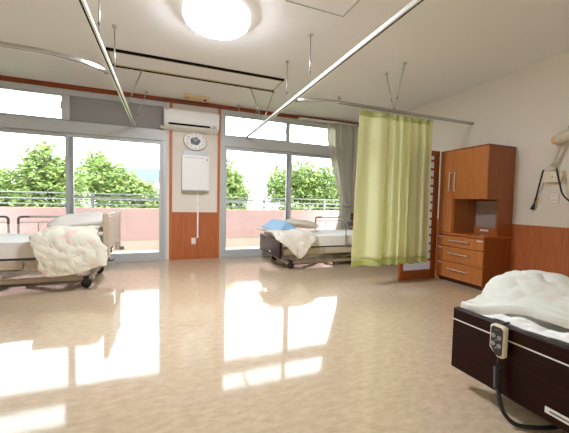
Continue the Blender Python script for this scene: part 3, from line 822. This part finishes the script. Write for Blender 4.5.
pillow('pillow', 'white pillow by the window side of the beige bed, behind the floral duvet', (-1.04, 4.745, .69), (.345, .165, .105), M['pillow'], rz=.02, ry=-.13, rx=.12, seed=2)

for o in [o for o in bpy.data.objects if o.parent is None and o.name not in BEFORE]: o.location.y -= .11
# --- bed with the plum end board, by the drapes
t = thing('hospital_bed', 'low hospital bed with plum end board in front of the tall window', 'bed', (2.6, 4.63, 0), 'adjustable hospital beds')
bed_base(t, 1.58, 3.70, 4.16, 5.1, .335, .06, M['beige_metal'], M['beige_metal'])
fb = obj('end_board', B((1.545, 1.585, 4.15, 5.16, .165, .45)), M['dark_wood2'], t, bevel=.012, segs=3)
obj('label_plate', B((1.541, 1.5452, 4.55, 4.63, .21, .23)), M['label'], fb)
fb = obj('end_board', B((3.70, 3.74, 4.15, 5.16, .14, .75)), M['dark_wood2'], t, bevel=.012, segs=3)
mattress('white sheeted mattress on the low bed with plum end board', 1.60, 3.69, 4.17, 5.09, .337, .50)
side_rail('metal bed rail on the window side of the low bed, left of the drapes', 2.62, 3.5, 5.12, .33, .735, 'side rails of the low bed')
side_rail('metal bed rail on the near side of the low bed, beside the green curtain', 2.66, 3.5, 4.135, .33, .70, 'side rails of the low bed')
def top2(u):
    return (.514 + .018 * math.sin(PI * (.12 + .75 * u))) - .015 * smooth01(1 - u * 5) - .02 * smooth01((u - .8) / .2)
def duvet2(u, v):
    x = 1.45 + .67 * u
    if v < .58:
        k = v / .58; y = 5.02 - k * .88
        z = top2(u) - .03 * smooth01((k - .8) / .2)
    else:
        k = (v - .58) / .42
        zs = top2(u) - .03
        # bottom hem: short at the foot end, longest by the middle
        zb = .45 - .27 * smooth01(u / .58) if u < .58 else .18 + .24 * smooth01((u - .58) / .42)
        y = 4.135 - .04 * math.sin(PI * .5 * k); z = zs - (zs - zb) * k
        x = x + k * (.02 if u < .5 else -.05 * (u - .5) * 2)
    w = up((x + .6 * z) * 1.3, y * .7 + .3 * x, z * .8, 1.35)
    n = Vector((0, -.75 * smooth01((v - .45) / .13), 1 - smooth01((v - .52) / .12))).normalized()
    return Vector((x, y, z)) + n * ((.03 if v < .5 else .046) * w)
o = obj('cream_duvet', sheet(duvet2, 64, 90), M['duvet_cream'], loc=(1.8, 4.5, .5), recalc=False); soft(o, .036, 1, -1)
tag(o, 'cream duvet heaped over the foot of the low bed, under the blue cushion', 'duvet')
pillow('pillow', 'cream pillow lying beside the blue cushion on the low bed', (2.19, 4.82, .635), (.27, .25, .07), M['pillow_cream'], rz=-.1, ry=.13, seed=7)
bm = bmesh.new()
V = [(1.385, 4.62, .592), (1.58, 4.265, .580), (1.62, 4.72, .735), (1.785, 4.45, .705), (1.75, 4.86, .60), (1.90, 4.31, .590)]
vs = [bm.verts.new(p) for p in V]
for f in ((0, 1, 3, 2), (2, 3, 5, 4), (0, 2, 4), (1, 5, 3), (0, 4, 5, 1)): bm.faces.new([vs[i] for i in f])
bmesh.ops.subdivide_edges(bm, edges=bm.edges, cuts=5, use_grid_fill=True)
for v in bm.verts: v.co.z += .008 * wr(v.co.x, v.co.y, v.co.z, 2)
o = tag(obj('wedge_cushion', bm, M['blue'], loc=(1.7, 4.5, .64), bevel=.012), 'light blue wedge shaped cushion on the cream duvet', 'cushion')

# --- bed in the right foreground, dark brown end board facing the room
t = thing('hospital_bed', 'low bed with dark brown end board in the right foreground', 'bed', (2.6, .77, 0), 'adjustable hospital beds')
bed_base(t, 1.56, 3.66, .31, 1.24, .28, .04, M['beige_metal'], M['beige_metal'])
fb = obj('end_board', B((1.50, 1.545, .27, 1.222, .10, .435)), M['dark_wood'], t, bevel=.008, segs=3)
obj('inlay_line', B((1.4985, 1.501, .272, 1.220, .37, .376)), M['label'], fb)
lp = obj('label_plate', B((1.497, 1.5005, .60, .762, .137, .163)), M['label'], fb)
obj('print', B((1.4964, 1.4975, .62, .745, .146, .154)), M['grey_cap'], lp)
fb = obj('end_board', B((3.66, 3.70, .27, 1.26, .10, .75)), M['dark_wood'], t, bevel=.012, segs=3)
mattress('white sheeted mattress on the dark brown bed', 1.56, 3.65, .32, 1.22, .282, .405)
def rumple(u, v):
    x = 1.553 + .105 * u; y = 1.16 - .86 * v
    return Vector((x, y, .410 + .060 * up(x * 1.5 + y, y * 1.5, .7, 1.7) * smooth01(v * 6) * (1 - .5 * abs(2 * u - 1))))
o = obj('bed_sheet', sheet(rumple, 20, 60), M['sheet'], loc=(1.63, .75, .41), recalc=False); soft(o, .006, 1, -1)
tag(o, 'rumpled white sheet between the dark end board and the puffy duvet', 'sheet')
def duvet3(u, v):
    x = 1.553 + .075 * smooth01((v - .05) / .3) + .76 * u; y = 1.222 - v * .96
    k = math.sin(PI / 2 * min(1, u / .64)) ** 1.9
    z = .410 + (.098 + .035 * math.exp(-((v - .14) / .14) ** 2)) * k * (1 - .28 * smooth01((v - .2) / .5))
    z -= .105 * smooth01((u - .64) / .34) * (1 - .2 * smooth01((v - .2) / .5))
    w = up((x + .5 * y) * 1.3, (y - .5 * x) * .7, .3, 1.3)
    w += .30 * (1 - 2.4 * abs(noise.noise(Vector((x * 9 + y * 5, y * 7 - x * 6, 2))))) + .24 * (1 - 2.4 * abs(noise.noise(Vector((x * 15 - y * 6, y * 14, 5)))))
    y += .02 * noise.noise(Vector((u * 4, v * 2, 9)))
    return Vector((x, y, max(.408, z) + .055 * smooth01(1 - u * 3) * smooth01((v - .08) / .2) + .040 * w * (.25 + .75 * k)))
o = obj('white_duvet', sheet(duvet3, 80, 80), M['duvet_white'], loc=(1.9, .75, .42), recalc=False); soft(o, .045, 1, -1)
tag(o, 'puffy white duvet folded over the foot of the dark brown bed', 'duvet')

# --- hand control hooked over the dark board
rx = 1.465
t = thing('bed_remote', 'black hand control with cream rim hooked on the dark end board', 'remote control', (rx, .945, .28))
def rbox(bm, y0, y1, z0, z1, x0, x1):
    c = .018
    prism(bm, [(y0 + c * .4, z0), (y0 + c * 1.6, z0), (y1, z0 + c * 2.0), (y1, z1 - c * .5), (y1 - c * .5, z1), (y0 + c * .5, z1), (y0, z1 - c * .5), (y0, z0 + c * .6)], x0, x1, 'x')
bm = bmesh.new(); rbox(bm, .912, .980, .293, .444, rx - .012, rx + .018); obj('casing', bm, M['offwhite'], t, bevel=.006)
bm = bmesh.new(); rbox(bm, .919, .973, .303, .437, rx - .0145, rx - .011); obj('face', bm, M['remote_face'], t, bevel=.001)
for z in (.352, .390):
    for y in (.933, .961):
        bm = bmesh.new(); lathe(bm, [(.0105, -.0145), (.0100, -.0165), (.0085, -.0165), (.0080, -.0150)], (rx, y, z + (y - .947) * .15), 'x', 16); bt = obj('button', bm, M['remote_btn'], t)
        obj('symbol', B((rx - .0155, rx - .0148, y - .004, y + .004, z - .003, z + .004)), M['remote_btn'], bt)
    obj('small_button', B((rx - .0158, rx - .0143, .944, .950, z - .018, z - .012)), M['remote_btn'], t)
obj('mark', B((rx - .0152, rx - .0143, .938, .956, .420, .424)), M['grey_cap'], t)
obj('hook', T(rounded([(rx + .018, .945, .41), (rx + .022, .945, .446), (rx + .05, .945, .446), (rx + .068, .945, .446)], .01), .006, 8), M['black'], t, smooth=True)
pts = []
n = 220
for i in range(n + 1):
    k = i / n; a = k * 2 * PI * 15; z = .245 - .10 * k
    pts.append((rx - .005 + .012 * math.cos(a), .940 - .004 * k + .012 * math.sin(a), z))
obj('coiled_cord', T([(rx, .942, .282), (rx - .003, .941, .262)] + pts, .004, 6), M['black'], t, smooth=True)
obj('cord_tail', T(rounded([(rx - .005, .936, .15), (rx - .012, .92, .10), (rx - .015, .895, .05), (rx + .01, .865, .014), (rx + .05, .835, .013), (rx + .13, .80, .013), (rx + .25, .775, .013), (rx + .5, .76, .013)], .05, 6), .0095, 10), M['black'], t, smooth=True)

# ------------------------------------------------------------------ light
w = bpy.data.worlds.new('sky'); scene.world = w; w.use_nodes = True
bg = w.node_tree.nodes['Background']; bg.inputs['Color'].default_value = (.90, .955, 1, 1); bg.inputs['Strength'].default_value = 3.5
sd = bpy.data.lights.new('sun', 'SUN'); sd.energy = 2.6; sd.angle = .02; sd.color = (1, .96, .88)
so = bpy.data.objects.new('sun', sd); COL.objects.link(so); so.rotation_euler = (math.radians(38), 0, math.radians(25))

# ------------------------------------------------------------------ camera
f, yaw, pitch, roll = 304.7, .3707, -.0463, .0214
cd = bpy.data.cameras.new('camera'); cam = bpy.data.objects.new('camera', cd); COL.objects.link(cam)
cd.sensor_fit = 'HORIZONTAL'; cd.sensor_width = 36; cd.lens = 36 * f / 569; cd.clip_start = .05; cd.clip_end = 300
fw = Vector((math.sin(yaw) * math.cos(pitch), math.cos(yaw) * math.cos(pitch), math.sin(pitch)))
r = Vector((math.cos(yaw), -math.sin(yaw), 0)); u = r.cross(fw)
c, s = math.cos(roll), math.sin(roll)
r, u = r * c + u * s, u * c - r * s
cam.matrix_world = Matrix(((r.x, u.x, -fw.x, 0), (r.y, u.y, -fw.y, 0), (r.z, u.z, -fw.z, 1.0), (0, 0, 0, 1)))
scene.camera = cam

scene.view_settings.view_transform = 'Standard'
scene.view_settings.look = 'None'
scene.view_settings.exposure = 1.02
scene.view_settings.gamma = 1.1
scene.cycles.max_bounces = 10
scene.cycles.diffuse_bounces = 6
scene.cycles.transparent_max_bounces = 16
scene.cycles.caustics_reflective = False
scene.cycles.caustics_refractive = False
scene.cycles.sample_clamp_indirect = 8
